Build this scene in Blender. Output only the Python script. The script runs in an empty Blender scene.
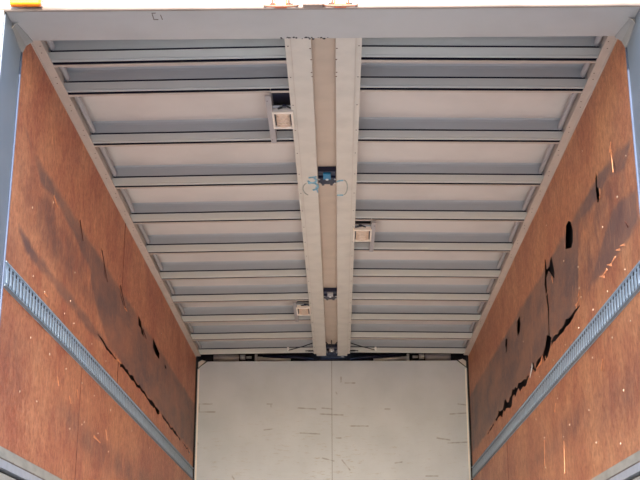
import bpy, bmesh, math, random
from mathutils import Vector, Matrix, noise
from mathutils.geometry import delaunay_2d_cdt
random.seed(7)
scene = bpy.context.scene
C = scene.collection
PI = math.pi

# ------------------------------------------------------------------ camera
F_PX = 1204.14
PITCH, YAW, ROLL = 0.3131, 0.0151, -0.0009
CAM = Vector((0.0518, -4.2, 1.55))
cy, sy = math.cos(YAW), math.sin(YAW)
f0 = Vector((-sy, cy, 0)); r0 = Vector((cy, sy, 0)); u0 = Vector((0, 0, 1))
fw = f0 * math.cos(PITCH) + u0 * math.sin(PITCH)
u1 = u0 * math.cos(PITCH) - f0 * math.sin(PITCH)
rt = r0 * math.cos(ROLL) + u1 * math.sin(ROLL)
up = u1 * math.cos(ROLL) - r0 * math.sin(ROLL)
cd = bpy.data.cameras.new('camera')
cam = bpy.data.objects.new('camera', cd)
C.objects.link(cam)
cd.sensor_width = 36
cd.lens = F_PX / 640 * 36
cd.clip_end = 500
cam.matrix_world = Matrix(((rt.x, up.x, -fw.x, CAM.x), (rt.y, up.y, -fw.y, CAM.y),
                           (rt.z, up.z, -fw.z, CAM.z), (0, 0, 0, 1)))
scene.camera = cam

# ------------------------------------------------------------------ light
SUN_ELEV, SUN_AZ = math.radians(29), math.radians(0.6)     # sun behind the camera, azimuth off the truck's axis
w = bpy.data.worlds.new('world'); scene.world = w
w.use_nodes = True
nt = w.node_tree
bg = nt.nodes['Background']
sk = nt.nodes.new('ShaderNodeTexSky')
sk.sky_type = 'NISHITA'
sk.sun_disc = False
sk.sun_elevation = SUN_ELEV
sk.sun_rotation = math.radians(180)
sk.air_density = 1.0
sk.dust_density = 1.0
nt.links.new(sk.outputs[0], bg.inputs[0])
bg.inputs[1].default_value = 0.30
sd = bpy.data.lights.new('sun', 'SUN')
sd.energy = 5.0
sd.angle = math.radians(0.6)
sd.color = (1.0, 0.955, 0.90)
sun = bpy.data.objects.new('sun', sd)
C.objects.link(sun)
dirv = Vector((math.sin(SUN_AZ) * math.cos(SUN_ELEV), math.cos(SUN_AZ) * math.cos(SUN_ELEV), -math.sin(SUN_ELEV)))
sun.rotation_euler = dirv.to_track_quat('-Z', 'Y').to_euler()
sun.location = (0, -10, 10)
vs = scene.view_settings
vs.view_transform = 'Standard'
vs.look = 'None'
vs.gamma = 1
vs.use_curve_mapping = False
vs.exposure = 1.40

# ------------------------------------------------------------------ helpers
def lin(r, g, b):
    f = lambda c: c / 12.92 if c <= .04045 else ((c + .055) / 1.055) ** 2.4
    return (f(r / 255), f(g / 255), f(b / 255), 1)

def N(m, t, **kw):
    n = m.node_tree.nodes.new(t)
    for k, v in kw.items(): setattr(n, k, v)
    return n

def mat(name, col, rough=.5, metal=0.0, var=.12, scale=6, bump=0.0, bscale=60, stretch=(1, 1, 1), dirt=None, spec=.5):
    """paint / metal with low contrast mottling, optional dirt tint"""
    m = bpy.data.materials.new(name); m.use_nodes = True
    b = m.node_tree.nodes['Principled BSDF']; L = m.node_tree.links
    b.inputs['Roughness'].default_value = rough
    b.inputs['Metallic'].default_value = metal
    b.inputs['Specular IOR Level'].default_value = spec
    tc = N(m, 'ShaderNodeTexCoord'); mp = N(m, 'ShaderNodeMapping')
    mp.inputs['Scale'].default_value = stretch
    L.new(tc.outputs['Object'], mp.inputs[0])
    ns = N(m, 'ShaderNodeTexNoise'); ns.inputs['Scale'].default_value = scale; ns.inputs['Detail'].default_value = 6
    L.new(mp.outputs[0], ns.inputs['Vector'])
    rp = N(m, 'ShaderNodeValToRGB')
    d = dirt if dirt else tuple(c * (1 - var * 2) for c in col[:3]) + (1,)
    rp.color_ramp.elements[0].position = .32; rp.color_ramp.elements[0].color = d
    rp.color_ramp.elements[1].position = .58; rp.color_ramp.elements[1].color = col
    L.new(ns.outputs[0], rp.inputs[0]); L.new(rp.outputs[0], b.inputs['Base Color'])
    if bump:
        n2 = N(m, 'ShaderNodeTexNoise'); n2.inputs['Scale'].default_value = bscale
        L.new(mp.outputs[0], n2.inputs['Vector'])
        bp = N(m, 'ShaderNodeBump'); bp.inputs['Strength'].default_value = bump; bp.inputs['Distance'].default_value = .01
        L.new(n2.outputs[0], bp.inputs['Height']); L.new(bp.outputs[0], b.inputs['Normal'])
    return m

M = {}
M['gusset'] = mat('gusset paint', lin(152, 152, 152), .5)
M['bead'] = mat('post edge bead', lin(84, 94, 116), .5)
M['header'] = mat('header paint', lin(184, 181, 178), .45, 0, .04, 5)
M['post'] = mat('post paint', lin(118, 128, 140), .35, 0, .04, 5)
M['rail'] = mat('cream rail paint', lin(210, 202, 190), .45, 0, .05, 9)
M['wallrail'] = mat('wall rail paint', lin(196, 182, 170), .45, 0, .05, 9)
M['rib'] = mat('rib grey paint', lin(182, 186, 188), .42, 0, .04, 5, stretch=(.4, 1, 1))
M['flange'] = mat('rib paint lit tone', lin(204, 205, 200), .4, 0, .04, 5, stretch=(.4, 1, 1))  # paler copy of the rib paint: ground light on the lower face, as colour
M['skin'] = mat('bounce tinted skin paint', lin(214, 205, 198), .5, 0, .05, 3)  # warm tint puts the bounce from floor and walls into the colour
M['ridge'] = mat('ridge beam paint', lin(196, 176, 158), .5, 0, .05, 7)
M['steel'] = mat('galvanised steel', lin(150, 166, 182), .65, .0, .08, 30)
M['trackdark'] = mat('track edge metal', lin(98, 106, 114), .55, .15, .08, 30)
M['black'] = mat('black rubber', lin(18, 18, 24), .5, 0, .1)
M['navy'] = mat('dark navy steel and cutout shade', lin(20, 24, 54), .4, .2, .1)
M['blue'] = mat('blue plastic', lin(20, 120, 165), .4, 0, .05)
M['bolt'] = mat('bright bolt metal', lin(225, 225, 225), .3, .3, .03)
M['white'] = mat('white paint', lin(236, 232, 226), .4, 0, .02)
M['lampwhite'] = mat('lamp housing', lin(238, 226, 212), .4, 0, .03)
M['lens'] = mat('frosted lamp lens', lin(225, 200, 178), .25, 0, .08, 60)
M['darkslot'] = mat('lamp slot', lin(50, 45, 48), .5, 0, .1)
M['bracket'] = mat('bracket grey', lin(168, 162, 162), .5, 0, .05)
M['amber'] = mat('amber lens', lin(232, 118, 4), .2, 0, .1, 60)
M['orange'] = mat('orange red lens', lin(246, 110, 50), .2, 0, .1, 60)
M['sill'] = mat('weathered aluminium', lin(172, 168, 158), .5, .15, .12, 25, stretch=(1, .3, 1))
M['silver'] = mat('clean aluminium', lin(176, 180, 188), .4, .2, .06, 25)
M['guard'] = mat('guard wire', lin(150, 104, 84), .5)
M['guard2'] = mat('latch paint', lin(150, 130, 120), .5)
M['rivet'] = mat('rivet metal', lin(120, 105, 95), .5, .2, .1)
M['screw'] = mat('pale screw head', lin(228, 196, 170), .45, .1, .05)
M['sliver'] = mat('raw torn wood', lin(225, 150, 105), .7, 0, .15, 50)
M['darkwood'] = mat('dark torn veneer', lin(92, 44, 34), .75, 0, .15, 50)
M['navyslot'] = mat('painted slot shade', lin(36, 36, 60), .8, 0, .1)  # dark navy stands in for the shade inside the rib slots
M['cavity'] = mat('chassis black and cavity shade', lin(20, 19, 28), .7, 0, .1)  # near-black colour in place of shade in cavities and gaps; also the chassis colour
M['chalk'] = mat('blue chalk', lin(140, 186, 206), .8, 0, .15, 90)
M['smudge'] = mat('grey chalk smear', lin(176, 176, 166), .8, 0, .1, 90)
M['ground'] = mat('concrete yard', lin(92, 94, 98), .9, 0, .08, 1.2)
M['bed'] = mat('bed floor boards', lin(206, 202, 200), .7, 0, .12, 4, stretch=(6, .5, 1))
M['outer'] = mat('outer body white', lin(225, 222, 216), .35, 0, .03)
M['gate'] = mat('side gate aluminium', lin(190, 186, 178), .45, .2, .06)

def tag(o, label=None, cat=None, group=None, kind=None):
    if label: o['label'] = label
    if cat: o['category'] = cat
    if group: o['group'] = group
    if kind: o['kind'] = kind
    return o

def empty(name, loc, label, cat, group=None, kind=None):
    o = bpy.data.objects.new(name, None); C.objects.link(o)
    o.location = loc; o.empty_display_size = .05
    return tag(o, label, cat, group, kind)

class MB:
    def __init__(s): s.v = []; s.f = []; s.m = []
    def add(s, vs_, fs, mi=0):
        n = len(s.v); s.v += [tuple(v) for v in vs_]
        for f in fs: s.f.append(tuple(i + n for i in f)); s.m.append(mi)
        return s
    def box(s, x0, x1, y0, y1, z0, z1, mi=0):
        x0, x1 = sorted((x0, x1)); y0, y1 = sorted((y0, y1)); z0, z1 = sorted((z0, z1))
        v = [(x, y, z) for x in (x0, x1) for y in (y0, y1) for z in (z0, z1)]
        return s.add(v, [(0, 1, 3, 2), (4, 6, 7, 5), (0, 4, 5, 1), (2, 3, 7, 6), (0, 2, 6, 4), (1, 5, 7, 3)], mi)
    def prism(s, pts, axis, a0, a1, mi=0):
        """closed 2D outline extruded along an axis; pts are the two other coordinates in order"""
        def P(p, a): return (a, p[0], p[1]) if axis == 'x' else ((p[0], a, p[1]) if axis == 'y' else (p[0], p[1], a))
        n = len(pts)
        v = [P(p, a0) for p in pts] + [P(p, a1) for p in pts]
        f = [tuple(range(n))[::-1], tuple(range(n, 2 * n))] + [(i, (i + 1) % n, n + (i + 1) % n, n + i) for i in range(n)]
        return s.add(v, f, mi)
    def tube(s, pts, r, mi=0, n=12, cap=True):
        pts = [Vector(p) for p in pts]; rings = []
        rr = r if isinstance(r, (list, tuple)) else [r] * len(pts)
        ref = None
        for i, p in enumerate(pts):
            t = (pts[min(i + 1, len(pts) - 1)] - pts[max(i - 1, 0)]).normalized()
            if ref is None:
                ref = t.orthogonal().normalized()
            a = (ref - t * ref.dot(t)).normalized(); ref = a; b = t.cross(a)
            rings.append([p + (a * math.cos(2 * PI * k / n) + b * math.sin(2 * PI * k / n)) * rr[i] for k in range(n)])
        v = [q for R_ in rings for q in R_]
        f = [(i * n + k, i * n + (k + 1) % n, (i + 1) * n + (k + 1) % n, (i + 1) * n + k) for i in range(len(pts) - 1) for k in range(n)]
        if cap: f += [tuple(range(n))[::-1], tuple(range((len(pts) - 1) * n, len(pts) * n))]
        return s.add(v, f, mi)
    def dome(s, c, ax, r, h, mi=0, n=10):
        """flattened rivet head on a surface point c, axis ax"""
        c = Vector(c); ax = Vector(ax).normalized()
        return s.tube([c, c + ax * h * .55, c + ax * h * .9, c + ax * h], [r, r * .9, r * .55, r * .15], mi, n)
    def build(s, name, mats, parent=None, origin=None, bevel=0, smooth=False):
        if not isinstance(mats, (list, tuple)): mats = [mats]
        me = bpy.data.meshes.new(name)
        o = Vector(origin) if origin is not None else (Vector(parent.location) if parent is not None else Vector((0, 0, 0)))
        me.from_pydata([tuple(Vector(v) - o) for v in s.v], [], s.f)
        for m in mats: me.materials.append(m)
        for p, mi in zip(me.polygons, s.m): p.material_index = mi; p.use_smooth = smooth
        bm = bmesh.new(); bm.from_mesh(me); bmesh.ops.recalc_face_normals(bm, faces=bm.faces); bm.to_mesh(me); bm.free()
        ob = bpy.data.objects.new(name, me); C.objects.link(ob)
        if parent is not None: ob.parent = parent
        else: ob.location = o
        if bevel:
            b = ob.modifiers.new('bevel', 'BEVEL'); b.width = bevel; b.segments = 2; b.limit_method = 'ANGLE'
        return ob

def struct(o): o['kind'] = 'structure'; return o

# dimensions (metres): X across the truck, Y into it from the rear frame, Z up from the ground
HW = 1.17            # half inner width between the plywood faces
ZF = 3.794           # underside of the roof ribs at the wall
ZS = ZF + .108       # roof skin
ZH = 3.73            # underside of the rear header
DP = .245            # depth of the rear frame
YF = 5.98            # front wall
CAMB = .016
RIB_Y = [.318, .613, 1.196, 1.784, 2.372, 2.965, 3.556, 4.155, 4.745, 5.340, 5.900]
def camber(x): return CAMB * max(0, 1 - abs(x) / HW)

# ------------------------------------------------------------------ setting
struct(MB().box(-40, 40, -40, 40, -.1, 0).build('ground', M['ground']))
tag(bpy.data.objects['ground'], 'pale concrete yard the truck stands on', 'ground')
fl = MB().box(-1.21, 1.21, -.02, 6.2, .88, 1.0)
struct(tag(fl.build('floor', M['bed']), 'wooden load bed floor', 'floor'))
struct(tag(MB().box(-1.22, 1.22, .02, 6.2, .60, .875).build('truck_chassis', M['cavity']), 'dark chassis under the load bed', 'chassis'))

# ---- plywood walls
def ply_material(name, base_a, base_b, dark_a, dark_b):
    m = bpy.data.materials.new(name); m.use_nodes = True
    b = m.node_tree.nodes['Principled BSDF']; L = m.node_tree.links
    b.inputs['Roughness'].default_value = .5
    b.inputs['Specular IOR Level'].default_value = .35
    tc = N(m, 'ShaderNodeTexCoord')
    def noise_(scale, detail, st, rough=.6):
        mp = N(m, 'ShaderNodeMapping'); mp.inputs['Scale'].default_value = st
        L.new(tc.outputs['Object'], mp.inputs[0])
        n = N(m, 'ShaderNodeTexNoise'); n.inputs['Scale'].default_value = scale
        n.inputs['Detail'].default_value = detail; n.inputs['Roughness'].default_value = rough
        L.new(mp.outputs[0], n.inputs['Vector']); return n.outputs[0]
    def ramp(v, p0, c0, p1, c1):
        r = N(m, 'ShaderNodeValToRGB'); e = r.color_ramp.elements
        e[0].position = p0; e[0].color = c0; e[1].position = p1; e[1].color = c1
        L.new(v, r.inputs[0]); return r.outputs[0]
    def mix(fac, a, c, blend='MIX'):
        x = N(m, 'ShaderNodeMix', data_type='RGBA', blend_type=blend)
        if isinstance(fac, float): x.inputs[0].default_value = fac
        else: L.new(fac, x.inputs[0])
        for i, q in ((6, a), (7, c)):
            if isinstance(q, tuple): x.inputs[i].default_value = q
            else: L.new(q, x.inputs[i])
        return x.outputs[2]
    def math_(op, a, c, clamp=False):
        x = N(m, 'ShaderNodeMath', operation=op); x.use_clamp = clamp
        for i, q in ((0, a), (1, c)):
            if isinstance(q, float): x.inputs[i].default_value = q
            else: L.new(q, x.inputs[i])
        return x.outputs[0]
    W1, K1 = (1, 1, 1, 1), (0, 0, 0, 1)
    base = mix(ramp(noise_(2.6, 10, (1, .9, .8), .75), .40, K1, .60, W1), base_a, base_b)
    fine = noise_(30, 8, (1, .9, .75), .75)
    base = mix(ramp(fine, .40, K1, .55, W1), mix(1.0, base, (.74, .67, .65, 1), 'MULTIPLY'), base)
    base = mix(ramp(noise_(90, 6, (1, .7, .5), .8), .42, K1, .56, W1), mix(1.0, base, (.78, .74, .72, 1), 'MULTIPLY'), base)
    # worn band: signed distance plus noise
    at = N(m, 'ShaderNodeAttribute', attribute_name='wear'); v = at.outputs['Fac']
    nz = noise_(9, 8, (1, .5, 1), .65)
    d = math_('ADD', v, math_('MULTIPLY', math_('SUBTRACT', nz, .5), .075))
    mask = ramp(math_('ADD', math_('MULTIPLY', d, 30.0), .5), .1, K1, .9, W1)
    dark = mix(ramp(noise_(5, 8, (1, .35, 1), .7), .38, K1, .62, W1), dark_a, dark_b)
    col = mix(math_('MULTIPLY', mask, ramp(noise_(4, 9, (1, .6, 1), .75), .30, (.45, .45, .45, 1), .52, W1)), base, dark)
    # soft purple grime
    ag = N(m, 'ShaderNodeAttribute', attribute_name='grime')
    g = math_('MULTIPLY', ag.outputs['Fac'], ramp(noise_(7, 9, (1, .8, .6), .75), .36, K1, .60, W1))
    col = mix(math_('MULTIPLY', g, .75), col, lin(96, 66, 66))
    # pale rubbed wood
    ap = N(m, 'ShaderNodeAttribute', attribute_name='pale')
    pz = math_('MULTIPLY', ap.outputs['Fac'], ramp(noise_(16, 9, (1, .7, .4), .8), .48, K1, .64, W1))
    col = mix(math_('MULTIPLY', pz, .6), col, lin(214, 150, 112))
    # hairline scratches everywhere (vertical) and rusty speckle
    sc = ramp(noise_(48, 3, (1, 1, .14), .5), .66, K1, .70, W1)
    col = mix(math_('MULTIPLY', sc, .35), col, lin(222, 160, 122))
    sp = ramp(noise_(34, 4, (1, 1, 1), .6), .66, K1, .72, W1)
    col = mix(math_('MULTIPLY', sp, .4), col, lin(112, 50, 34))
    L.new(col, b.inputs['Base Color'])
    # seam lines
    bp = N(m, 'ShaderNodeBump'); bp.inputs['Strength'].default_value = .6; bp.inputs['Distance'].default_value = .006
    L.new(noise_(18, 12, (1, .6, .8), .85), bp.inputs['Height']); L.new(bp.outputs[0], b.inputs['Normal'])
    return m

M['plyL'] = ply_material('plywood left', lin(212, 145, 108), lin(184, 110, 84), lin(106, 80, 78), lin(150, 102, 84))
M['plyR'] = ply_material('plywood right', lin(210, 148, 107), lin(184, 116, 86), lin(104, 82, 80), lin(142, 104, 88))

def inside(p, poly):
    x, y = p; c = False; n = len(poly)
    for i in range(n):
        x0, y0 = poly[i]; x1, y1 = poly[(i + 1) % n]
        if (y0 > y) != (y1 > y) and x < (x1 - x0) * (y - y0) / (y1 - y0) + x0: c = not c
    return c
def segd(p, a, b):
    ax, ay = a; bx, by = b; dx, dy = bx - ax, by - ay
    t = ((p[0] - ax) * dx + (p[1] - ay) * dy) / max(dx * dx + dy * dy, 1e-9); t = min(1, max(0, t))
    return math.hypot(p[0] - ax - t * dx, p[1] - ay - t * dy)
def sdf(p, poly):
    d = min(segd(p, poly[i], poly[(i + 1) % len(poly)]) for i in range(len(poly)))
    return d if inside(p, poly) else -d

def crack(path, w, jag=.35, seed=1):
    """thin polygon round a path of (y,z), width list in metres"""
    rnd = random.Random(seed); L_, R_ = [], []
    pts = []
    for i in range(len(path) - 1):
        k = max(2, int(math.hypot(path[i + 1][0] - path[i][0], path[i + 1][1] - path[i][1]) / .06))
        for j in range(k):
            t = j / k; wi = w[i] * (1 - t) + w[i + 1] * t
            pts.append((path[i][0] * (1 - t) + path[i + 1][0] * t, path[i][1] * (1 - t) + path[i + 1][1] * t, wi))
    pts.append((*path[-1], w[-1]))
    for i, (y, z, wi) in enumerate(pts):
        a = pts[max(i - 1, 0)]; b = pts[min(i + 1, len(pts) - 1)]
        dy, dz = b[0] - a[0], b[1] - a[1]; l = math.hypot(dy, dz) or 1
        n = (-dz / l, dy / l)
        w1 = wi * .5 * (1 + jag * rnd.uniform(-1, 1)); w2 = wi * .5 * (1 + jag * rnd.uniform(-1, 1))
        o = wi * jag * rnd.uniform(-.6, .6)
        L_.append((y + n[0] * (w1 + o), z + n[1] * (w1 + o))); R_.append((y - n[0] * (w2 - o), z - n[1] * (w2 - o)))
    return L_ + R_[::-1]
def blob(y, z, hy, hz, seed, n=9):
    rnd = random.Random(seed)
    return [(y + hy * math.copysign(abs(math.cos(a)) ** .55, math.cos(a)) * rnd.uniform(.8, 1.08),
             z + hz * math.copysign(abs(math.sin(a)) ** .55, math.sin(a)) * rnd.uniform(.82, 1.06)) for a in [2 * PI * (k + .3) / n for k in range(n)]]

def make_wall(name, side, holes, darkpolys, grime, pale, m, label):
    y0, y1, z0, z1 = 0.004, 5.965, 2.165, 3.855
    st = .02
    ny, nz = int((y1 - y0) / st), int((z1 - z0) / st)
    pts, edges = [], []
    hb = []
    for h in holes:
        ys = [p[0] for p in h]; zs = [p[1] for p in h]; hb.append((min(ys), max(ys), min(zs), max(zs)))
        k = len(pts); pts += [Vector(p) for p in h]; edges += [(k + i, k + (i + 1) % len(h)) for i in range(len(h))]
    rnd = random.Random(3)
    for i in range(ny + 1):
        for j in range(nz + 1):
            y = y0 + (y1 - y0) * i / ny; z = z0 + (z1 - z0) * j / nz
            pts.append(Vector((y, z)))
    vs2, es2, fs2, *_ = delaunay_2d_cdt(pts, edges, [], 0, 1e-5)
    keep = []
    for f in fs2:
        c = (sum(vs2[i][0] for i in f) / len(f), sum(vs2[i][1] for i in f) / len(f))
        if any(b[0] <= c[0] <= b[1] and b[2] <= c[1] <= b[3] and inside(c, h) for b, h in zip(hb, holes)): continue
        keep.append(tuple(f))
    V, wear, gr, pl = [], [], [], []
    for y, z in vs2:
        # boards lift slightly around the tears and are a little wavy
        lift = 0
        for b, h in zip(hb, holes):
            if b[0] - .06 < y < b[1] + .06 and b[2] - .06 < z < b[3] + .06:
                d = min(segd((y, z), h[k], h[(k + 1) % len(h)]) for k in range(len(h)))
                lift = max(lift, .0025 * max(0, 1 - d / .05) * (.5 + noise.noise((y * 9, z * 9, 0))))
        wv = .0015 * noise.noise((y * 1.5, z * 2, side))
        V.append((side * (HW - lift + wv), y, z))
        wear.append(max([max(-.2, min(.2, sdf((y, z), P))) for P in darkpolys] or [-.2]))
        gr.append(min(1, sum(a * math.exp(-((y - cy_) / sy_) ** 2 - ((z - cz_) / sz_) ** 2) for cy_, cz_, sy_, sz_, a in grime)))
        pl.append(min(1, .12 + sum(a * math.exp(-((y - cy_) / sy_) ** 2 - ((z - cz_) / sz_) ** 2) for cy_, cz_, sy_, sz_, a in pale)))
    me = bpy.data.meshes.new(name)
    bm = bmesh.new()
    lw = bm.verts.layers.float.new('wear'); lg = bm.verts.layers.float.new('grime'); lp = bm.verts.layers.float.new('pale')
    bv = [bm.verts.new(v) for v in V]
    for v, a, b_, c_ in zip(bv, wear, gr, pl): v[lw] = a; v[lg] = b_; v[lp] = c_
    for f in keep:
        try: bm.faces.new([bv[i] for i in f])
        except ValueError: pass
    # board thickness
    be = [e for e in bm.edges if len(e.link_faces) == 1]
    ex = bmesh.ops.extrude_edge_only(bm, edges=be)
    for v in [g for g in ex['geom'] if isinstance(g, bmesh.types.BMVert)]: v.co.x += side * .003
    loose = [v for v in bm.verts if not v.link_faces]
    bmesh.ops.delete(bm, geom=loose, context='VERTS')
    bmesh.ops.recalc_face_normals(bm, faces=bm.faces)
    bm.to_mesh(me); bm.free()
    me.materials.append(m)
    o = bpy.data.objects.new(name, me); C.objects.link(o)
    struct(tag(o, label, 'wall'))
    # outer sheet metal behind the cavity
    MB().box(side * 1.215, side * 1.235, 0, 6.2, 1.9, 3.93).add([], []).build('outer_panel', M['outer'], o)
    MB().box(side * 1.205, side * 1.2145, .01, 6.0, 2.0, 3.86).build('cavity_shade_sheet', M['cavity'], o)  # sheet added behind the tears, its dark colour replaces the cavity's shade
    return o

# tears: (y, z) in the wall plane
holesL = [crack([(1.72, 3.43), (1.80, 3.38), (1.87, 3.31)], [.012, .026, .012], .4, 2),
          crack([(2.27, 3.385), (2.33, 3.35), (2.43, 3.31)], [.012, .02, .014], .5, 3),
          [(2.95, 3.385), (3.06, 3.375), (3.09, 3.35), (3.16, 3.34), (3.20, 3.31), (3.08, 3.305), (3.06, 3.33), (2.97, 3.33)], [(3.55, 3.39), (3.70, 3.375), (3.88, 3.355), (3.86, 3.31), (3.70, 3.305), (3.57, 3.325)], blob(4.17, 3.322, .05, .012, 7),
          crack([(1.75, 2.985), (2.0, 2.972), (2.3, 2.968)], [.008, .022, .008], .3, 8),
          crack([(2.42, 2.968), (2.8, 2.97), (3.3, 2.966), (3.98, 2.964)], [.024, .028, .022, .026], .6, 9),
          blob(3.66, 2.966, .10, .020, 10),
          crack([(4.1, 2.962), (4.7, 2.955), (5.1, 2.95)], [.018, .02, .014], .7, 11),
          crack([(5.25, 2.948), (5.75, 2.937)], [.010, .018], .7, 12)]
holesR = [crack([(.36, 3.395), (.34, 3.33), (.325, 3.29)], [.008, .02, .012], .4, 21),
          [(.705, 3.41), (.715, 3.36), (.70, 3.30), (.66, 3.285), (.635, 3.30), (.65, 3.35), (.675, 3.36), (.655, 3.40), (.67, 3.43)],
          [(1.40, 3.43), (1.33, 3.432), (1.27, 3.405), (1.235, 3.35), (1.25, 3.30), (1.30, 3.285), (1.36, 3.30), (1.45, 3.325), (1.44, 3.37)],
          [(2.03, 3.45), (2.06, 3.37), (2.09, 3.33), (2.06, 3.26), (2.02, 3.27), (2.01, 3.34), (1.93, 3.355), (1.86, 3.31), (1.79, 3.27), (1.77, 3.30), (1.80, 3.37), (1.83, 3.41), (1.88, 3.40), (1.90, 3.375), (1.98, 3.38), (2.00, 3.44)],
          crack([(2.03, 3.255), (2.02, 3.16), (2.035, 3.05), (2.05, 2.985)], [.045, .05, .045, .07], .4, 25),
          [(1.96, 3.0), (2.03, 3.03), (2.11, 3.05), (2.16, 3.01), (2.27, 2.975), (2.22, 2.93), (2.1, 2.935), (2.02, 2.965)],
          crack([(1.20, 2.972), (1.5, 2.972), (1.8, 2.975), (1.985, 2.978)], [.010, .036, .026, .030], .35, 27),
          [(3.0, 3.385), (3.12, 3.38), (3.15, 3.33), (3.12, 3.285), (3.02, 3.29), (2.98, 3.33)], crack([(3.68, 3.385), (3.64, 3.34), (3.64, 3.30)], [.05, .09, .05], .4, 29),
          crack([(2.30, 2.975), (2.55, 2.955), (2.62, 2.99), (2.70, 2.98)], [.03, .034, .03, .04], .5, 30),
          crack([(2.76, 2.965), (3.2, 2.972), (3.6, 2.966), (4.05, 2.968), (4.35, 2.96)], [.03, .045, .05, .04, .02], .8, 31),
          crack([(4.45, 2.955), (4.85, 2.94)], [.016, .014], .6, 32)]
darkL = [[(.16, 3.42), (.30, 3.375), (.80, 3.385), (1.6, 3.374), (1.7, 3.20), (1.2, 3.28), (.8, 3.33), (.45, 3.31)],
         [(1.5, 3.372), (6, 3.372), (6, 2.962), (2.6, 2.972), (2.1, 3.0), (1.75, 3.08), (1.5, 3.2)],
         [(.15, 3.02), (.5, 3.0), (1.2, 3.01), (1.8, 3.0), (2.1, 2.98), (1.6, 2.95), (.8, 2.965), (.3, 2.96)]]
darkR = [[(1.08, 3.395), (2.2, 3.405), (6, 3.44), (6, 2.955), (2.1, 2.97), (1.24, 2.975), (1.2, 3.1)],
         [(.05, 3.12), (.4, 3.17), (.75, 3.08), (1.0, 3.0), (.6, 2.975), (.05, 2.98)],
         [(.05, 3.32), (.3, 3.37), (.6, 3.40), (1.1, 3.395), (1.1, 3.34), (.7, 3.30), (.45, 3.33), (.2, 3.25)]]
grimeL = [(.55, 3.2, .15, .1, .6), (1.4, 3.2, .5, .1, .7), (.65, 3.17, .35, .12, .9), (.2, 3.3, .2, .2, .4), (1.25, 3.15, .5, .1, .8), (.12, 2.48, .25, .14, .9), (1.9, 2.42, .8, .07, 1.0), (1.3, 2.48, .25, .05, .8), (3.0, 2.42, .9, .08, .8), (4.5, 2.5, 1.5, .1, .5), (.1, 2.9, .2, .1, .5), (.3, 2.62, .3, .04, .4)]
grimeR = [(.6, 3.22, .5, .12, .8), (1.0, 3.2, .3, .2, .5), (.45, 3.08, .35, .12, .9), (.95, 3.05, .3, .1, .7), (.75, 3.3, .4, .06, .7), (1.5, 2.48, .5, .07, .9), (2.4, 2.45, .5, .05, .5), (.5, 2.42, .5, .1, .7), (3.6, 2.5, 1.2, .12, .4), (.3, 3.5, .15, .12, .3)]
paleL = [(.9, 2.45, .6, .2, .35), (.75, 3.26, .2, .05, .7), (2.4, 2.5, 1., .15, .6), (1.9, 2.6, .5, .1, .3), (1.1, 3.12, .5, .1, .35)]
paleR = [(1.6, 2.55, .6, .18, .4), (2.0, 3.18, .5, .05, .6), (1.25, 3.0, .1, .05, .8), (2.5, 2.93, .4, .03, .5), (.9, 3.2, .3, .15, .3), (2.2, 2.45, .4, .15, .4)]
wl = make_wall('wall_left', -1, holesL, darkL, grimeL, paleL, M['plyL'], 'left plywood wall, reddish brown with a dark worn band and small tears')
wr = make_wall('wall_right', 1, holesR, darkR, grimeR, paleR, M['plyR'], 'right plywood wall, brown with jagged black cracks and torn holes')

def wall_dots(o, side, pts):
    for k, (y, z) in enumerate(pts):
        r = .0038 + .0016 * ((k * 37) % 10) / 10
        MB().dome((side * (HW - .0012), y, z), (-side, 0, 0), r, .003, 0, 8).build('screw', M['screw'], o)
wall_dots(wl, -1, [(.42, 2.90), (.62, 2.89), (1.0, 2.895), (1.2, 2.90), (1.62, 2.90), (2.0, 2.895), (.45, 2.655), (.78, 2.66), (1.1, 2.665), (1.45, 2.67), (1.75, 2.665), (2.2, 2.67),
                   (.35, 2.42), (.62, 2.43), (.33, 3.16), (.66, 3.30), (1.15, 3.13), (1.10, 2.98), (1.25, 2.42), (1.5, 2.48), (3.9, 3.50), (1.55, 2.50), (1.9, 2.5), (2.2, 2.45), (2.9, 2.67), (3.6, 2.67)])
wall_dots(wr, 1, [(.14, 3.29), (.33, 3.19), (.62, 3.16), (1.17, 3.15), (1.18, 3.05), (1.15, 3.0), (.30, 2.88), (.62, 2.88), (.92, 2.88), (1.25, 2.88), (1.6, 2.88), (1.95, 2.88), (2.4, 2.885), (.28, 2.67), (.6, 2.68), (1.0, 2.685),
                  (.18, 2.42), (.48, 2.44), (1.15, 2.48), (.60, 2.25), (.22, 2.19), (2.36, 2.54), (2.37, 2.38), (1.80, 2.46), (1.62, 2.49), (1.05, 2.32), (1.9, 2.67), (2.6, 2.68), (1.5, 3.28), (1.9, 3.6), (.9, 3.62), (2.9, 3.2)])

def sliver(o, side, a, b, w, out=.006, m='sliver', label=None):
    """torn strip of veneer standing off the board"""
    (ya, za), (yb, zb) = a, b
    dy, dz = yb - ya, zb - za; l = math.hypot(dy, dz); n = (-dz / l * w / 2, dy / l * w / 2)
    x0 = side * (HW - .001); x1 = side * (HW - out)
    mb = MB()
    q = [(x0, ya - n[0], za - n[1]), (x0, ya + n[0], za + n[1]), (x1, yb + n[0] * .2, zb + n[1] * .2), (x1, yb - n[0] * .4, zb - n[1] * .4)]
    q2 = [(x - side * .002, y, z) for x, y, z in q]
    mid = [(x1 * .6 + x0 * .4, (ya + yb) / 2 + n[0] * 1.3, (za + zb) / 2 + n[1] * 1.3)]
    mb.add(q + q2, [(0, 1, 2, 3), (7, 6, 5, 4), (0, 4, 5, 1), (1, 5, 6, 2), (2, 6, 7, 3), (3, 7, 4, 0)])
    s = mb.build('splinter', M[m], o)
    if label: s['label'] = label
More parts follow.
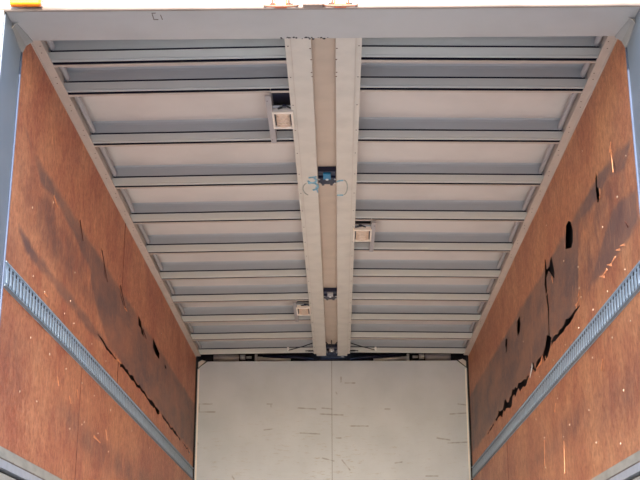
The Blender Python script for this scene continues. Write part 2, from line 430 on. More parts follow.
for a, b, w_, m_ in [((.375, 3.41), (.345, 3.30), .014, 'sliver'), ((.36, 3.44), (.38, 3.40), .010, 'sliver'), ((.64, 3.30), (.60, 3.29), .010, 'sliver'), ((.62, 3.33), (.60, 3.30), .008, 'sliver'),  # first strip: bright streak at a tear, put in as a pale sliver
                     ((1.28, 2.985), (1.17, 3.00), .012, 'sliver'), ((1.22, 3.02), (1.16, 3.03), .010, 'sliver'), ((1.30, 3.0), (1.2, 2.99), .008, 'sliver'),
                     ((2.18, 2.945), (2.14, 2.93), .02, 'sliver'), ((2.32, 2.955), (2.24, 2.965), .018, 'sliver'), ((2.62, 3.0), (2.70, 2.94), .030, 'bolt'), ((2.30, 2.95), (2.46, 2.94), .02, 'sliver'),
                     ((.66, 2.955), (.72, 2.975), .012, 'sliver'), ((.60, 2.97), (.66, 2.96), .010, 'sliver'), ((.52, 2.965), (.57, 2.98), .012, 'sliver'), ((.44, 2.975), (.49, 2.965), .009, 'sliver'), ((.36, 2.98), (.40, 2.99), .010, 'sliver'), ((.28, 2.975), (.33, 2.985), .009, 'sliver'), ((.20, 3.02), (.22, 3.05), .008, 'darkwood'),
                     ((2.37, 2.53), (2.37, 2.39), .010, 'sliver'), ((1.80, 2.44), (1.80, 2.28), .006, 'sliver'), ((.85, 2.60), (.78, 2.63), .016, 'sliver'), ((2.0, 2.62), (1.93, 2.65), .010, 'sliver'), ((1.85, 3.30), (1.80, 3.25), .012, 'sliver')]:
    sliver(wr, 1, a, b, w_, .006, m_, 'pale torn wood splinter' if m_ == 'sliver' else None)
for a, b, w_, m_ in [((1.74, 3.42), (1.90, 3.30), .016, 'darkwood'), ((2.30, 3.39), (2.46, 3.305), .02, 'darkwood'), ((2.46, 3.31), (2.52, 3.30), .014, 'sliver'), ((3.14, 3.34), (3.24, 3.31), .014, 'darkwood'), ((1.19, 3.40), (1.26, 3.32), .016, 'darkwood'), ((2.33, 2.975), (2.42, 2.97), .014, 'sliver'),
                     ((1.8, 2.47), (1.95, 2.46), .012, 'sliver'), ((1.2, 2.56), (1.22, 2.53), .008, 'sliver'), ((.95, 2.60), (.96, 2.56), .008, 'sliver'), ((1.35, 2.62), (1.37, 2.58), .008, 'sliver'), ((2.1, 2.55), (2.13, 2.50), .010, 'sliver'), ((.66, 3.33), (.72, 3.30), .010, 'sliver'), ((.62, 2.885), (.66, 2.88), .012, 'sliver')]:
    sliver(wl, -1, a, b, w_, .006, m_, 'pale torn wood splinter' if m_ == 'sliver' else 'dark torn strip of veneer')
# board joints: narrow dark grooves
def joint(o, side, y, z0, z1, w_=.0035):
    MB().box(side * (HW - .0018), side * (HW + .004), y - w_ / 2, y + w_ / 2, z0, z1).build('board_joint', M['darkwood'], o)
joint(wl, -1, 2.36, 3.38, 3.79); joint(wl, -1, 2.36, 2.84, 2.965, .006); joint(wl, -1, 1.43, 2.2, 2.74, .002); joint(wr, 1, 3.83, 2.2, 2.74, .002)

# ---- front wall (two panels, chamfered upper corners, edge strips)
fm = bpy.data.materials.new('front wall paint'); fm.use_nodes = True
b = fm.node_tree.nodes['Principled BSDF']; L = fm.node_tree.links
b.inputs['Roughness'].default_value = .4
tc = N(fm, 'ShaderNodeTexCoord')
def fn(scale, st, detail=6, rough=.6):
    mp = N(fm, 'ShaderNodeMapping'); mp.inputs['Scale'].default_value = st
    L.new(tc.outputs['Object'], mp.inputs[0]); n = N(fm, 'ShaderNodeTexNoise')
    n.inputs['Scale'].default_value = scale; n.inputs['Detail'].default_value = detail; n.inputs['Roughness'].default_value = rough
    L.new(mp.outputs[0], n.inputs['Vector']); return n.outputs[0]
def framp(v, p0, c0, p1, c1):
    r = N(fm, 'ShaderNodeValToRGB'); e = r.color_ramp.elements
    e[0].position = p0; e[0].color = c0; e[1].position = p1; e[1].color = c1
    L.new(v, r.inputs[0]); return r.outputs[0]
def fmix(fac, a, c):
    x = N(fm, 'ShaderNodeMix', data_type='RGBA'); L.new(fac, x.inputs[0])
    for i, q in ((6, a), (7, c)):
        if isinstance(q, tuple): x.inputs[i].default_value = q
        else: L.new(q, x.inputs[i])
    return x.outputs[2]
c0 = framp(fn(3, (1, 1, 1)), .3, lin(182, 190, 200), .65, lin(194, 201, 211))
at = N(fm, 'ShaderNodeAttribute', attribute_name='scuff')
st_ = framp(fn(9, (1.3, 1, 6), 8, .75), .56, (0, 0, 0, 1), .70, (1, 1, 1, 1))
mm = N(fm, 'ShaderNodeMath', operation='MULTIPLY'); L.new(st_, mm.inputs[0]); L.new(at.outputs['Fac'], mm.inputs[1])
c1 = fmix(mm.outputs[0], c0, lin(160, 150, 142))
am = N(fm, 'ShaderNodeAttribute', attribute_name='mark')
c2 = fmix(framp(am.outputs['Fac'], .30, (0, 0, 0, 1), .8, (.5, .5, .5, 1)), c1, lin(104, 94, 92))
L.new(c2, b.inputs['Base Color'])
bp = N(fm, 'ShaderNodeBump'); bp.inputs['Strength'].default_value = .12; bp.inputs['Distance'].default_value = .01
L.new(fn(8, (1, 1, 5), 8), bp.inputs['Height']); L.new(bp.outputs[0], b.inputs['Normal'])
def px_front(x, y):
    d = fw + rt * ((x - 320) / F_PX) + up * ((240 - y) / F_PX); t = (YF - CAM.y) / d.y
    p = CAM + d * t; return (p.x, p.z)
marks = [px_front(*a) + px_front(*b_) for a, b_ in [((198, 404), (212, 404)), ((199, 405), (199, 412)), ((199, 412), (215, 412)), ((267, 404), (272, 404)), ((271, 404), (271, 407)),
         ((300, 433), (320, 434)), ((298, 408), (316, 409)), ((320, 414), (343, 415)), ((345, 383), (355, 383)), ((341, 377), (341, 382)), ((351, 426), (368, 426)), ((336, 438), (341, 438)),
         ((322, 408), (332, 409)), ((437, 438), (450, 440)), ((448, 443), (470, 442)), ((450, 414), (466, 413)), ((322, 458), (334, 461)), ((342, 460), (350, 470)), ((232, 476), (234, 479)), ((395, 463), (402, 462)), ((264, 430), (272, 429)), ((197, 442), (198, 444)), ((385, 409), (390, 409)), ((458, 404), (466, 405)), ((336, 392), (337, 394)), ((426, 476), (438, 476))]]
def front_panel(x0, x1, name, parent=None):
    bm = bmesh.new(); lm = bm.verts.layers.float.new('mark'); ls = bm.verts.layers.float.new('scuff')
    zt = 3.751; zb = 1.0; zs = [zb + (2.60 - zb) * i / 10 for i in range(10)] + [2.60 + (zt - 2.60) * i / 190 for i in range(191)]
    nx = 180; rows = []
    for z in zs:
        row = []
        for i in range(nx + 1):
            x = x0 + (x1 - x0) * i / nx
            lim = 1.156 - max(0, z - 3.685) * 1.25          # chamfered top corner
            x = max(-lim, min(lim, x))
            v = bm.verts.new((x, YF, z))
            dm = min((segd((x, z), (q[0], q[1]), (q[2], q[3])) for q in marks))
            v[lm] = max(0, 1 - dm / .011) * (.95 + .6 * noise.noise((x * 30, z * 30, 1)))
            v[ls] = max(0, min(1, (3.5 - z) / .5)) * (.4 + .6 * math.exp(-((x) / .5) ** 2) + .4 * max(0, abs(x) - .8))
            row.append(v)
        rows.append(row)
    for a, c in zip(rows, rows[1:]):
        for i in range(nx):
            q = [a[i], a[i + 1], c[i + 1], c[i]]
            try: bm.faces.new(q)
            except ValueError: pass
    bmesh.ops.remove_doubles(bm, verts=bm.verts, dist=1e-5)
    be = [e for e in bm.edges if len(e.link_faces) == 1]
    ex = bmesh.ops.extrude_edge_only(bm, edges=be)
    for v in [g for g in ex['geom'] if isinstance(g, bmesh.types.BMVert)]: v.co.y += .025
    bmesh.ops.recalc_face_normals(bm, faces=bm.faces)
    me = bpy.data.meshes.new(name); bm.to_mesh(me); bm.free(); me.materials.append(fm)
    o = bpy.data.objects.new(name, me); C.objects.link(o)
    if parent is not None: o.parent = parent
    return o
wf = struct(tag(empty('wall_front', (0, 0, 0), None, None), 'pale grey painted front bulkhead of two panels', 'wall'))
front_panel(-1.156, -.0035, 'left_panel', wf)
front_panel(-.0005, 1.156, 'right_panel', wf)
MB().box(-.012, .008, YF + .006, YF + .02, 1.0, 3.745).build('panel_joint', M['darkslot'], wf)
for s in (-1, 1):
    MB().box(s * 1.138, s * 1.150, YF - .006, YF + .0, 1.0, 3.68).build('edge_strip', M['white'], wf)
    MB().box(s * 1.158, s * 1.2, YF - .0, YF + .02, 1.0, 3.86).build('dark_edge_gap', M['cavity'], wf)
MB().box(-1.2, 1.2, 6.17, 6.2, 1.0, 3.93).box(-1.2, 1.2, YF + .03, 6.17, 3.64, 3.66).build('back_plate', M['cavity'], wf)

# ---- ceiling skin, one sheet per wing
for s, nm in ((-1, 'left'), (1, 'right')):
    xi, xo = s * .10, s * 1.20
    mb = MB()
    mb.add([(xi, .0, ZS + camber(xi)), (xo, .0, ZS), (xo, 6.2, ZS), (xi, 6.2, ZS + camber(xi)),
            (xi, .0, 3.98), (xo, .0, 3.98), (xo, 6.2, 3.98), (xi, 6.2, 3.98)],
           [(0, 1, 2, 3), (7, 6, 5, 4), (0, 4, 5, 1), (1, 5, 6, 2), (2, 6, 7, 3), (3, 7, 4, 0)])
    struct(tag(mb.build('ceiling', M['skin']), 'grey %s half of the roof skin above the ribs, tinted pinkish for bounce light' % nm, 'ceiling'))

# ---- rails along the top of the side walls
k = 0
for s, nm in ((-1, 'left'), (1, 'right')):
    k += 1
    mb = MB()
    mb.box(s * 1.13, s * 1.205, .0, 5.95, ZF - .004, ZF + .004)            # riveted bottom flange
    mb.box(s * 1.145, s * 1.155, .0, 5.95, ZF + .004, ZS + .001)           # upright
    mb.box(s * 1.166, s * 1.172, .0, 5.95, ZF - .012, ZF - .004)           # small lip on the plywood
    r = mb.build('trim_%d' % k, M['wallrail'], bevel=.001)
    struct(tag(r, 'beige riveted rail along the top of the %s wall' % nm, 'rail'))
    for a, b_ in zip([-.04] + RIB_Y[:-1], RIB_Y):
        MB().prism([(s * 1.142, ZF + .072), (s * 1.142, ZF + .060), (s * 1.136, ZF + .053), (s * 1.128, ZF + .051), (s * 1.121, ZF + .055), (s * 1.117, ZF + .064), (s * 1.119, ZF + .072)], 'y', a + .07, b_ - .006).build('cove_strip', M['bracket'], r, smooth=False)
    y = .16
    j = 0
    while y < 5.8:
        for q in (0, .06):
            MB().dome((s * (1.142 + .008 * (q > 0)), y + q, ZF - .004), (0, 0, -1), .0032, .002, 0, 8).build('rivet', M['rivet'], r)
        y += .2875 if y < 3 else .575

# ---- sill rails at the foot of the plywood
for s, nm in ((-1, 'left'), (1, 'right')):
    mb = MB()
    mb.box(s * 1.160, s * 1.20, .0, 5.97, 2.142, 2.178, 0)
    mb.box(s * 1.163, s * 1.20, .0, 5.97, 2.136, 2.142, 2)
    mb.box(s * 1.160, s * 1.20, .0, 5.97, 2.106, 2.136, 1)
    mb.box(s * 1.190, s * 1.20, .0, 5.97, 2.086, 2.106, 3)
    mb.box(s * 1.156, s * 1.20, .0, 5.97, 2.050, 2.086, 0)
    r = mb.build('baseboard_%s' % nm, [M['sill'], M['silver'], M['rivet'], M['black']])
    struct(tag(r, 'weathered aluminium sill rail under the %s plywood wall' % nm, 'rail'))
    for y in (.30, .62, .95, 1.3): MB().dome((s * 1.160, y, 2.139), (-s, 0, 0), .004, .003, 0, 8).build('rivet', M['rivet'], r)
    g = MB().box(s * 1.165, s * 1.20, .0, 6.0, 1.0, 2.048)
    for zz in (1.25, 1.5, 1.75): g.box(s * 1.158, s * 1.165, .0, 6.0, zz, zz + .02)
    g.box(s * 1.2, s * 1.235, 0, 6.2, .95, 1.9)
    struct(tag(g.build('side_gate', M['gate']), 'aluminium drop side below the %s sill rail' % nm, 'side gate'))

# ---- rear frame
rf = struct(tag(empty('door_1', (0, 0, 0), None, None), 'grey rear door frame round the opening of the truck body', 'door frame'))
hd = MB().box(-1.24, 1.24, -DP + .006, 0, ZH, 3.90)
hd.build('header', M['header'], rf, bevel=.004)
ln = MB().box(-1.262, 1.262, -DP - .010, -DP + .0055, ZH + .008, 3.92)
ln.build('outer_face', M['white'], rf, bevel=.006)
MB().tube([(-1.20, -DP - .004, ZH + .001), (1.20, -DP - .004, ZH + .001)], .010, 0, 10).build('edge_seal', mat('faded pink seal', lin(150, 134, 126), .5), rf, smooth=True)
for s, nm in ((-1, 'left'), (1, 'right')):
    MB().box(s * HW, s * 1.245, -DP + .006, 0, .9, ZH).build('post', M['post'], rf, bevel=.003)
    MB().box(s * (HW + .004), s * 1.262, -DP - .010, -DP + .0055, .9, ZH + .008).build('outer_face', M['white'], rf, bevel=.004)
    MB().tube([(s * (HW - .002), -.002, .95), (s * (HW - .002), -.002, ZH - .05)], .005, 0, 8).build('edge_bead', M['bead'], rf, smooth=True)
    # chamfer plate across the corner
    c = [(s * HW, ZH - .052), (s * (HW - .006), ZH - .052), (s * (HW - .018), ZH - .022), (s * (HW - .042), ZH - .004), (s * (HW - .042), ZH), (s * HW, ZH)]
    g = MB().prism(c, 'y', -.15, -.001)
    g.v = [((s * HW + (v[0] - s * HW) * .4, v[1], ZH + (v[2] - ZH) * .4) if v[1] < -.1 else v) for v in g.v]
    g.build('corner_gusset', M['gusset'], rf)
    MB().tube([(s * (HW - .001), -.152, ZH - .026), (s * (HW - .010), -.152, ZH - .010), (s * (HW - .024), -.152, ZH - .001)], .0018, 0, 8).build('weld_bead', M['header'], rf, smooth=True)
for P_ in ([(-.632, -.215, ZH - .0002), (-.632, -.165, ZH - .0002), (-.615, -.165, ZH - .0002)], [(-.632, -.215, ZH - .0002), (-.618, -.215, ZH - .0002)], [(-.602, -.20, ZH - .0002), (-.600, -.165, ZH - .0002)]):
    MB().tube(P_, .0018, 0, 6).build('scratch', M['rivet'], rf)
# torn sealant crumbs on the inner edge of the header near the middle
rnd = random.Random(4)
sc = MB()
for q in range(26):
    x = -.17 + .19 * rnd.random(); r_ = rnd.uniform(.002, .006)
    sc.dome((x, -.003 + rnd.uniform(-.012, .004), ZH + .001), (0, -.3, -1), r_, r_ * .8, 0, 6)
sc.build('torn_sealant', M['darkslot'], rf)

# ------------------------------------------------------------------ objects
# ---- roof ribs
def cam_prism(mb, pts, x0, x1, mi=0):
    """outline in (y, z) swept from x0 to x1, following the roof camber"""
    n = len(pts)
    v = [(x0, p[0], p[1] + camber(x0)) for p in pts] + [(x1, p[0], p[1] + camber(x1)) for p in pts]
    return mb.add(v, [tuple(range(n))[::-1], tuple(range(n, 2 * n))] + [(i, (i + 1) % n, n + (i + 1) % n, n + i) for i in range(n)], mi)
def rect(y0, y1, z0, z1): return [(y0, z0), (y1, z0), (y1, z1), (y0, z1)]
where = ['nearest the rear header', 'second from the rear header', 'third from the rear header', 'fourth from the rear header', 'fifth from the rear header',
         'middle one of eleven', 'fifth from the front wall', 'fourth from the front wall', 'third from the front wall', 'second from the front wall', 'the one against the front wall']
for s, nm in ((-1, 'left'), (1, 'right')):
    for i, Y in enumerate(RIB_Y):
        xi, xo = s * .150, s * 1.1448
        root = empty('roof_rib', (s * .64, Y, ZF + camber(.64)), 'grey metal roof rib on the %s half, %s' % (nm, where[i]), 'roof rib', 'grey ribs across the %s half of the roof' % nm)
        # tall upper web, hanging from the skin
        mb = MB(); cam_prism(mb, [(Y - .010, ZF + .0515), (Y - .008, ZF + .0515), (Y + .000, ZS - .010), (Y + .002, ZS + .001), (Y - .022, ZS + .001), (Y - .012, ZS - .006), (Y - .009, ZS - .018)], xi, xo)
        mb.build('web', M['rib'], root)
        # lower face in the lit tone with a small step along its bottom edge
        mb = MB(); cam_prism(mb, [(Y - .012, ZF + .0425), (Y - .009, ZF + .0095), (Y - .006, ZF + .0075), (Y - .009, ZF + .006), (Y - .006, ZF), (Y - .002, ZF), (Y - .004, ZF + .0425)], xi, xo)
        mb.build('lower_face', M['flange'], root)
        if i < 10:
            mb = MB(); cam_prism(mb, rect(Y + .026, Y + .044, ZF, ZF + .003), xi, xo); cam_prism(mb, rect(Y + .041, Y + .044, ZF + .003, ZS + .001), xi, s * 1.145)
            mb.build('lip', M['wallrail'], root)
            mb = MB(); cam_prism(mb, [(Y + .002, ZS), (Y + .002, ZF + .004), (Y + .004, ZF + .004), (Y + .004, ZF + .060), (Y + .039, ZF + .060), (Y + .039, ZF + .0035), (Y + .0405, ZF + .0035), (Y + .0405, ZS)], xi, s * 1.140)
            mb.build('slot_shade', M['navyslot'], root)  # slot shade painted on as a dark insert
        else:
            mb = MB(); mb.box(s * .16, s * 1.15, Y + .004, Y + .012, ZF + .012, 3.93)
            mb.build('slot_shade', M['navyslot'], root)

# ---- ridge beam, centre rails
ridge = None
ridge_mb = MB().box(-.075, .075, 0.0, 6.0, 3.832, 3.97)
ridge = tag(ridge_mb.build('ridge_beam', M['ridge']), 'brownish beige fixed beam running along the middle of the roof between the two pale rails', 'beam')
for s, nm in ((-1, 'left'), (1, 'right')):
    root = empty('centre_rail', (s * .10, 0, 3.79), 'cream roof rail just %s of the middle beam, riveted along its outer edge' % nm, 'rail', 'cream rails along the middle of the roof')
    mb = MB()
    mb.prism([(s * .049, 3.79), (s * .131, 3.79), (s * .131, 3.80), (s * .142, 3.93), (s * .060, 3.93), (s * .0494, 3.84)], 'y', .004, 5.955)
    mb.build('main_face', M['rail'], root, bevel=.0015)
    MB().box(s * .1315, s * .155, .004, 5.90, 3.796, 3.801).build('riveted_flange', M['rail'], root)
    MB().box(s * .1300, s * .1320, .004, 5.90, 3.7885, 3.797).build('seam', M['wallrail'], root)
    y = .19
    while y < 5.8:
        MB().dome((s * .144, y, 3.796), (0, 0, -1), .0036, .002, 0, 8).build('rivet', M['rivet'], root)
        y += .2875
    # blue chalk figure
    def arc(cx, cy_, rx, ry, a0, a1, n=14): return [(cx + rx * math.cos(math.radians(a0 + (a1 - a0) * t / n)), cy_ + ry * math.sin(math.radians(a0 + (a1 - a0) * t / n)), 3.7895) for t in range(n + 1)]
    if s < 0:
        # a figure 3 drawn across the rail edge
        MB().tube(arc(-.078, 1.70, .022, .035, 170, -60), .006, 0, 6).tube(arc(-.082, 1.79, .032, .055, 80, -120), .0065, 0, 6).tube([(-.095, 1.66, 3.7895), (-.055, 1.645, 3.7895)], .006, 0, 6).tube([(-.06, 1.80, 3.7895), (-.052, 1.88, 3.7895)], .004, 0, 6).build('chalk_figure', M['chalk'], root)
        MB().tube(arc(-.100, 1.83, .030, .09, 100, 250), .0034, 0, 6).build('chalk_smear', M['smudge'], root)
    else:
        MB().tube([(.052, 1.72, 3.7895), (.066, 1.705, 3.7895), (.085, 1.70, 3.7895)], .006, 0, 6).build('chalk_figure', M['chalk'], root)
        MB().tube([(.052, 1.925, 3.7895), (.085, 1.925, 3.7895)], .006, 0, 6).build('chalk_figure', M['chalk'], root)
        MB().tube(arc(.085, 1.81, .022, .115, 85, -80), .0034, 0, 6).build('chalk_smear', M['smudge'], root)
    # rust nicks at the rear end
    for (nx, ny) in ((.052, .30), (.053, .42), (.051, .46), (.054, .20)): MB().dome((s * nx, ny, 3.79), (0, 0, -1), .004, .0015, 0, 7).build('rust_nick', M['darkwood'], root)

# ---- hinges bridging the gap
def hinge(y0, y1, label, blue=True):
    root = empty('roof_hinge', (0, (y0 + y1) / 2, 3.80), label, None); root.parent = ridge
    w_ = .046; l = y1 - y0
    MB().prism([(-w_, y0), (w_, y0), (w_, y0 + l * .85), (w_ * .7, y0 + l * .85), (w_ * .62, y1), (w_ * .35, y1), (w_ * .3, y0 + l * .9), (-w_ * .3, y0 + l * .9), (-w_ * .35, y1), (-w_ * .62, y1), (-w_ * .7, y0 + l * .85), (-w_, y0 + l * .85)], 'z', 3.803, 3.831).build('plate', M['navy'], root, bevel=.002)
    MB().tube([(-w_ * .95, y0 + l * .35, 3.803), (w_ * .95, y0 + l * .35, 3.803)], .009, 0, 12).build('pin', M['navy'], root, smooth=True)
    MB().box(-.020, .020, y0 + .012, y0 + l * .42, 3.790, 3.803).build('centre_block', M['blue'] if blue else M['bracket'], root, bevel=.003)
    MB().box(-.007, .007, y0 + l * .34, y0 + l * .40, 3.785, 3.7895).build('bright_stud', M['bolt'], root)  # small stud in bright bolt metal
    for sx in (-1, 1):
        for t in (.52, .80):
            MB().dome((sx * w_ * .90, y0 + l * t, 3.803), (0, 0, -1), .0058, .006, 0, 8).build('bolt', M['bolt'], root)
hinge(1.61, 1.82, 'dark navy hinge with a blue block, beside the blue chalk marks')
hinge(3.93, 4.17, 'dark hinge with a grey block, midway between chalk marks and front wall', False)
hinge(5.68, 5.93, 'dark hinge at the far end of the ridge beam, above the front wall', False)
st = empty('fork_bracket', (0, 5.42, 3.80), 'small black forked bracket', None); st.parent = ridge
MB().tube([(-.045, 5.46, 3.795), (-.03, 5.52, 3.79), (0, 5.54, 3.79), (.03, 5.52, 3.79), (.045, 5.46, 3.795)], .004, 0, 8).build('yoke', M['black'], st, smooth=True)
MB().tube([(0, 5.54, 3.79), (0, 5.67, 3.79)], .004, 0, 8).build('stem', M['black'], st, smooth=True)
MB().tube([(0, 5.54, 3.788), (0, 5.54, 3.834)], .0035, 0, 8).build('mounting_stud', M['black'], st, smooth=True)

# ---- lamps
def lamp(s, xa, xb, y0, y1, bar, by0, by1, label, opening):
    """rectangular lamp hung between a rib and the centre rail, with its mounting bar and wiring"""
    zl = 3.788
    x0, x1 = sorted((s * xa, s * xb)); cx, cy2 = (x0 + x1) / 2, (y0 + y1) / 2; hx, hy = (x1 - x0) / 2, (y1 - y0) / 2
    root = empty('ceiling_lamp', (cx, cy2, zl), label, 'lamp', 'rectangular roof lamps')
    fr = .010
    mb = MB()
    mb.box(x0, x1, y0, y0 + fr * 2.0, zl - .006, zl + .03).box(x0, x1, y1 - fr * 2.2, y1, zl - .006, zl + .03)
    mb.box(x0, x0 + fr, y0 + fr * 2.0, y1 - fr * 2.2, zl - .006, zl + .03).box(x1 - fr, x1, y0 + fr * 2.0, y1 - fr * 2.2, zl - .006, zl + .03)
    mb.box(x0 + .004, x1 - .004, y0 + .004, y1 - .004, zl + .025, zl + .034)
    mb.build('housing', M['lampwhite'], root, bevel=.002)
    mb = MB()
    ix0, ix1 = x0 + fr + .007, x1 - fr - .007; n = 8
    prof = [(ix0 + (ix1 - ix0) * t / n, zl + .002 - .010 * math.sin(PI * t / n) ** .6) for t in range(n + 1)]
    mb.prism(prof + [(ix1, zl + .02), (ix0, zl + .02)], 'y', y0 + fr * 2, y1 - fr * 2.2)
    for t in range(5):
        yy = y0 + fr * 2 + (y1 - y0 - fr * 4) * (t + 1) / 6
        mb.box(ix0 + .002, ix1 - .002, yy, yy + .002, zl - .009, zl)
    mb.build('lens', M['lens'], root)
    MB().box(x0 + fr, x0 + fr + .006, y0 + .035, y1 - .03, zl, zl + .02).build('side_slot', M['darkslot'], root)
    MB().box(x1 - fr - .006, x1 - fr, y0 + .035, y1 - .03, zl, zl + .02).build('side_slot', M['darkslot'], root)
    bx0, bx1 = sorted((s * bar, s * (bar + .026)))
    MB().box(bx0, bx1, by0, by1, zl - .001, zl + .004).box(bx0 if s > 0 else bx1 - .004, bx0 + .004 if s > 0 else bx1, by0, by1, zl + .004, zl + .055).build('mounting_bar', M['bracket'], root, bevel=.001)
    for yy in (by0 + .05, by1 - .04): MB().dome(((bx0 + bx1) / 2 - s * -.006, yy, zl - .001), (0, 0, -1), .0035, .002, 0, 8).build('rivet', M['rivet'], root)
    # closed navy plate behind the lamp, coloured as the shade of an open cutout
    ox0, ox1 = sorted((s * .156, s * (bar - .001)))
    MB().box(ox0, ox1, by0 + .075, y0 + .05, zl + .050, zl + .062).build('cutout_shade_plate', M['navy'], root)
    MB().box(ox0, ox1, y0 - .028, y0 - .006, zl + .014, zl + .018).build('cross_plate', M['silver'], root)
    mx = s * .185
    MB().tube([(mx - .028, y0 - .004, zl + .012), (mx - .010, y0 - .03, zl + .006), (mx + .006, y0 - .045, zl + .008), (mx + .024, y0 - .015, zl + .012), (mx + .032, y0 + .0, zl + .014)], .0045, 0, 8).build('wire', M['black'], root, smooth=True)
    MB().box(mx - .008, mx + .010, y0 - .052, y0 - .034, zl + .002, zl + .014).build('connector', M['navy'], root, bevel=.001)
lamp(-1, .146, .243, .815, 1.005, .238, .65, 1.185, 'rectangular roof lamp nearest the rear header, left of the centre rails, above a plate painted dark as a shaded cutout', True)
lamp(1, .146, .256, 2.51, 2.735, .250, 2.40, 2.955, 'rectangular roof lamp on the right of the centre rails', True)
lamp(-1, .148, .252, 4.30, 4.525, .246, 4.18, 4.735, 'smallest looking roof lamp, left of the centre rails near the front wall', True)

# ---- black stay rods over the last bay
for s, nm in ((-1, 'left'), (1, 'right')):
    root = empty('stay_rod', (s * .2, 5.6, ZF), 'thin black stay rod slanting across the last roof bay on the %s' % nm, 'rod', 'thin black rods near the front wall')
    MB().tube([(s * .158, 5.46, ZF - .006), (s * .24, 5.58, ZF - .006), (s * .365, 5.72, ZF - .006)], .0042, 0, 8).build('rod', M['black'], root, smooth=True)
    MB().box(s * .358, s * .375, 5.68, 5.75, ZF - .008, ZF + .012).build('end_clip', M['white'], root, bevel=.001)
    pn = empty('rail_pin', (s * .19, 5.82, ZF), 'short black pin at the far end of the %s centre rail' % nm, 'pin', 'short black pins at the far ends of the rails')
    MB().tube([(s * .150, 5.80, ZF + .006), (s * .20, 5.80, ZF + .006)], .007, 0, 8).tube([(s * .20, 5.80, ZF + .006), (s * .225, 5.80, ZF + .006)], .004, 0, 8).build('shank', M['black'], pn, smooth=True)

# ---- lashing tracks on both walls
for s, nm in ((-1, 'left'), (1, 'right')):
    root = empty('lashing_track', (s * HW, 0, 2.79), 'grey slotted steel lashing track along the %s plywood wall' % nm, 'lashing track', 'slotted lashing tracks on the walls')
    x = lambda d: s * (HW - .0008 - d)
    mb = MB()
    mb.box(x(.0), x(.004), .006, 5.955, 2.742, 2.840, 0)
    mb.prism([(x(.004), 2.834), (x(.009), 2.834), (x(.009), 2.838), (x(.004), 2.841)], 'y', .006, 5.955, 0)
    mb.prism([(x(.004), 2.741), (x(.004), 2.752), (x(.010), 2.749), (x(.010), 2.744)], 'y', .006, 5.955, 1)
    mb.build('base_plate', [M['steel'], M['trackdark']], root)
    mb = MB(); y = .03
    while y < 5.92:
        # raised tongue between two slots, slanted so that its lower end stands proud
        mb.add([(x(.004), y, 2.758), (x(.004), y + .026, 2.758), (x(.004), y + .026, 2.816), (x(.004), y, 2.816),
                (x(.008), y + .003, 2.764), (x(.008), y + .023, 2.764), (x(.006), y + .023, 2.812), (x(.006), y + .003, 2.812)],
               [(0, 1, 2, 3), (4, 7, 6, 5), (0, 4, 5, 1), (1, 5, 6, 2), (2, 6, 7, 3), (3, 7, 4, 0)])
        mb.box(x(.0038), x(.0052), y + .027, y + .043, 2.816, 2.829, 1)
        mb.box(x(.0038), x(.0046), y + .0255, y + .0495, 2.758, 2.812, 2)
        y += .050
    mb.build('slotted_strip', [M['steel'], M['black'], M['trackdark']], root)

# ---- hydraulic cylinders and wiring over the front wall
for s, nm in ((-1, 'left'), (1, 'right')):
    root = empty('hydraulic_cylinder', (s * .9, 6.07, 3.81), 'grey hydraulic cylinder lying above the %s part of the front wall' % nm, 'hydraulic cylinder', 'hydraulic cylinders above the front wall')
    y, z = 6.07, 3.800
    MB().tube([(s * 1.03, y, z), (s * 1.02, y, z), (s * .82, y, z), (s * .81, y, z)], [.026, .030, .030, .026], 0, 16).build('barrel', M['bracket'], root, smooth=True)
    MB().tube([(s * .80, y, z + .006), (s * .755, y, z + .006)], .022, 0, 12).tube([(s * .745, y, z + .004), (s * .70, y, z + .004)], .012, 0, 12).build('fitting', M['bolt'], root, smooth=True)
    MB().tube([(s * .66, y, z - .03), (s * .66, y, z + .03)], .012, 0, 12).build('end_eye', M['bolt'], root, smooth=True)
    MB().tube([(s * .65, y, z - .006), (s * .36, y, z - .018)], .018, 0, 12)\
        .build('rod', M['bolt'], root, smooth=True)
    MB().tube([(s * .60, y - .03, z + .012), (s * .30, y - .03, z - .002), (s * .16, y - .03, z - .028)], [.012, .016, .012], 0, 10).build('hose', M['navy'], root, smooth=True)
    cb = empty('corner_plate', (s * 1.12, YF + .03, 3.72), 'small white plate in the upper %s corner of the front wall' % nm, 'bracket', 'white corner plates of the front wall')
    MB().prism([(s * 1.155, 3.66), (s * 1.155, 3.752), (s * 1.125, 3.772), (s * 1.085, 3.760), (s * 1.085, 3.66)], 'y', YF + .028, YF + .036).build('plate', M['white'], cb, bevel=.002)
    MB().tube([(s * 1.160, YF + .012, 3.688), (s * 1.076, YF + .012, 3.757)], .0045, 0, 8).build('dark_edge', M['black'], cb)
wb = empty('wiring_loom', (0, 6.05, 3.79), 'tangle of dark cables between the cylinders above the middle of the front wall', 'cable')
rnd = random.Random(9)
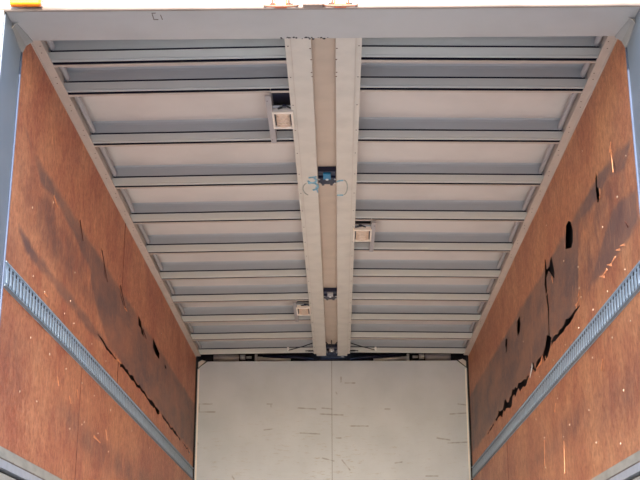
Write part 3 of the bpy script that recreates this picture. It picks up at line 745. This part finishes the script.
for q in range(5):
    pts = []; x = -.15 + .01 * q; z = 3.775 + .008 * q
    while x < .15 - .01 * q:
        pts.append((x, 6.04 + .012 * q, z + .007 * math.sin(x * (9 + 2 * q) + q))); x += .04
    MB().tube(pts, .005 + .001 * (q % 3), 0, 8).build('cable', M['navy' if q % 2 else 'black'], wb, smooth=True)

# ---- marker lights on the outer rear face
mk = empty('marker_lamp', (-1.09, -.27, 3.77), 'wide amber marker lamp above the upper left corner of the opening', 'marker lamp')
MB().box(-1.150, -1.028, -DP - .020, -DP - .010, 3.760, 3.80).build('base', M['white'], mk, bevel=.002)
MB().box(-1.146, -1.030, -DP - .045, -DP - .020, 3.728, 3.790).build('amber_lens', M['amber'], mk, bevel=.008)
for xc, nm in ((-.150, 'left'), (.068, 'right')):
    mk = empty('marker_lamp', (xc, -.27, 3.76), 'small orange marker lamp in a wire guard, %s one above the middle of the header' % nm, 'marker lamp', 'orange marker lamps in wire guards')
    MB().box(xc - .045, xc + .045, -DP - .018, -DP - .010, 3.740, 3.80).build('base', M['white'], mk, bevel=.002)
    MB().box(xc - .024, xc + .024, -DP - .045, -DP - .018, 3.716, 3.780).build('orange_lens', M['orange'], mk, bevel=.006)
    MB().tube([(xc - .062, -DP - .012, 3.735), (xc - .050, -DP - .040, 3.716), (xc - .034, -DP - .052, 3.709), (xc + .034, -DP - .052, 3.709), (xc + .050, -DP - .040, 3.716), (xc + .062, -DP - .012, 3.735)], .0045, 0, 8) \
        .tube([(xc - .030, -DP - .052, 3.709), (xc - .030, -DP - .052, 3.80), (xc - .030, -DP - .012, 3.805)], .004, 0, 8).tube([(xc + .030, -DP - .052, 3.709), (xc + .030, -DP - .052, 3.80), (xc + .030, -DP - .012, 3.805)], .004, 0, 8).build('wire_guard', M['guard'], mk, smooth=True)
lt = empty('latch_block', (-.03, -.27, 3.75), 'small beige block on the rear face between the two orange marker lamps', 'latch')
MB().box(-.070, .005, -DP - .038, -DP - .010, 3.722, 3.80).build('body', M['guard2'], lt, bevel=.004)
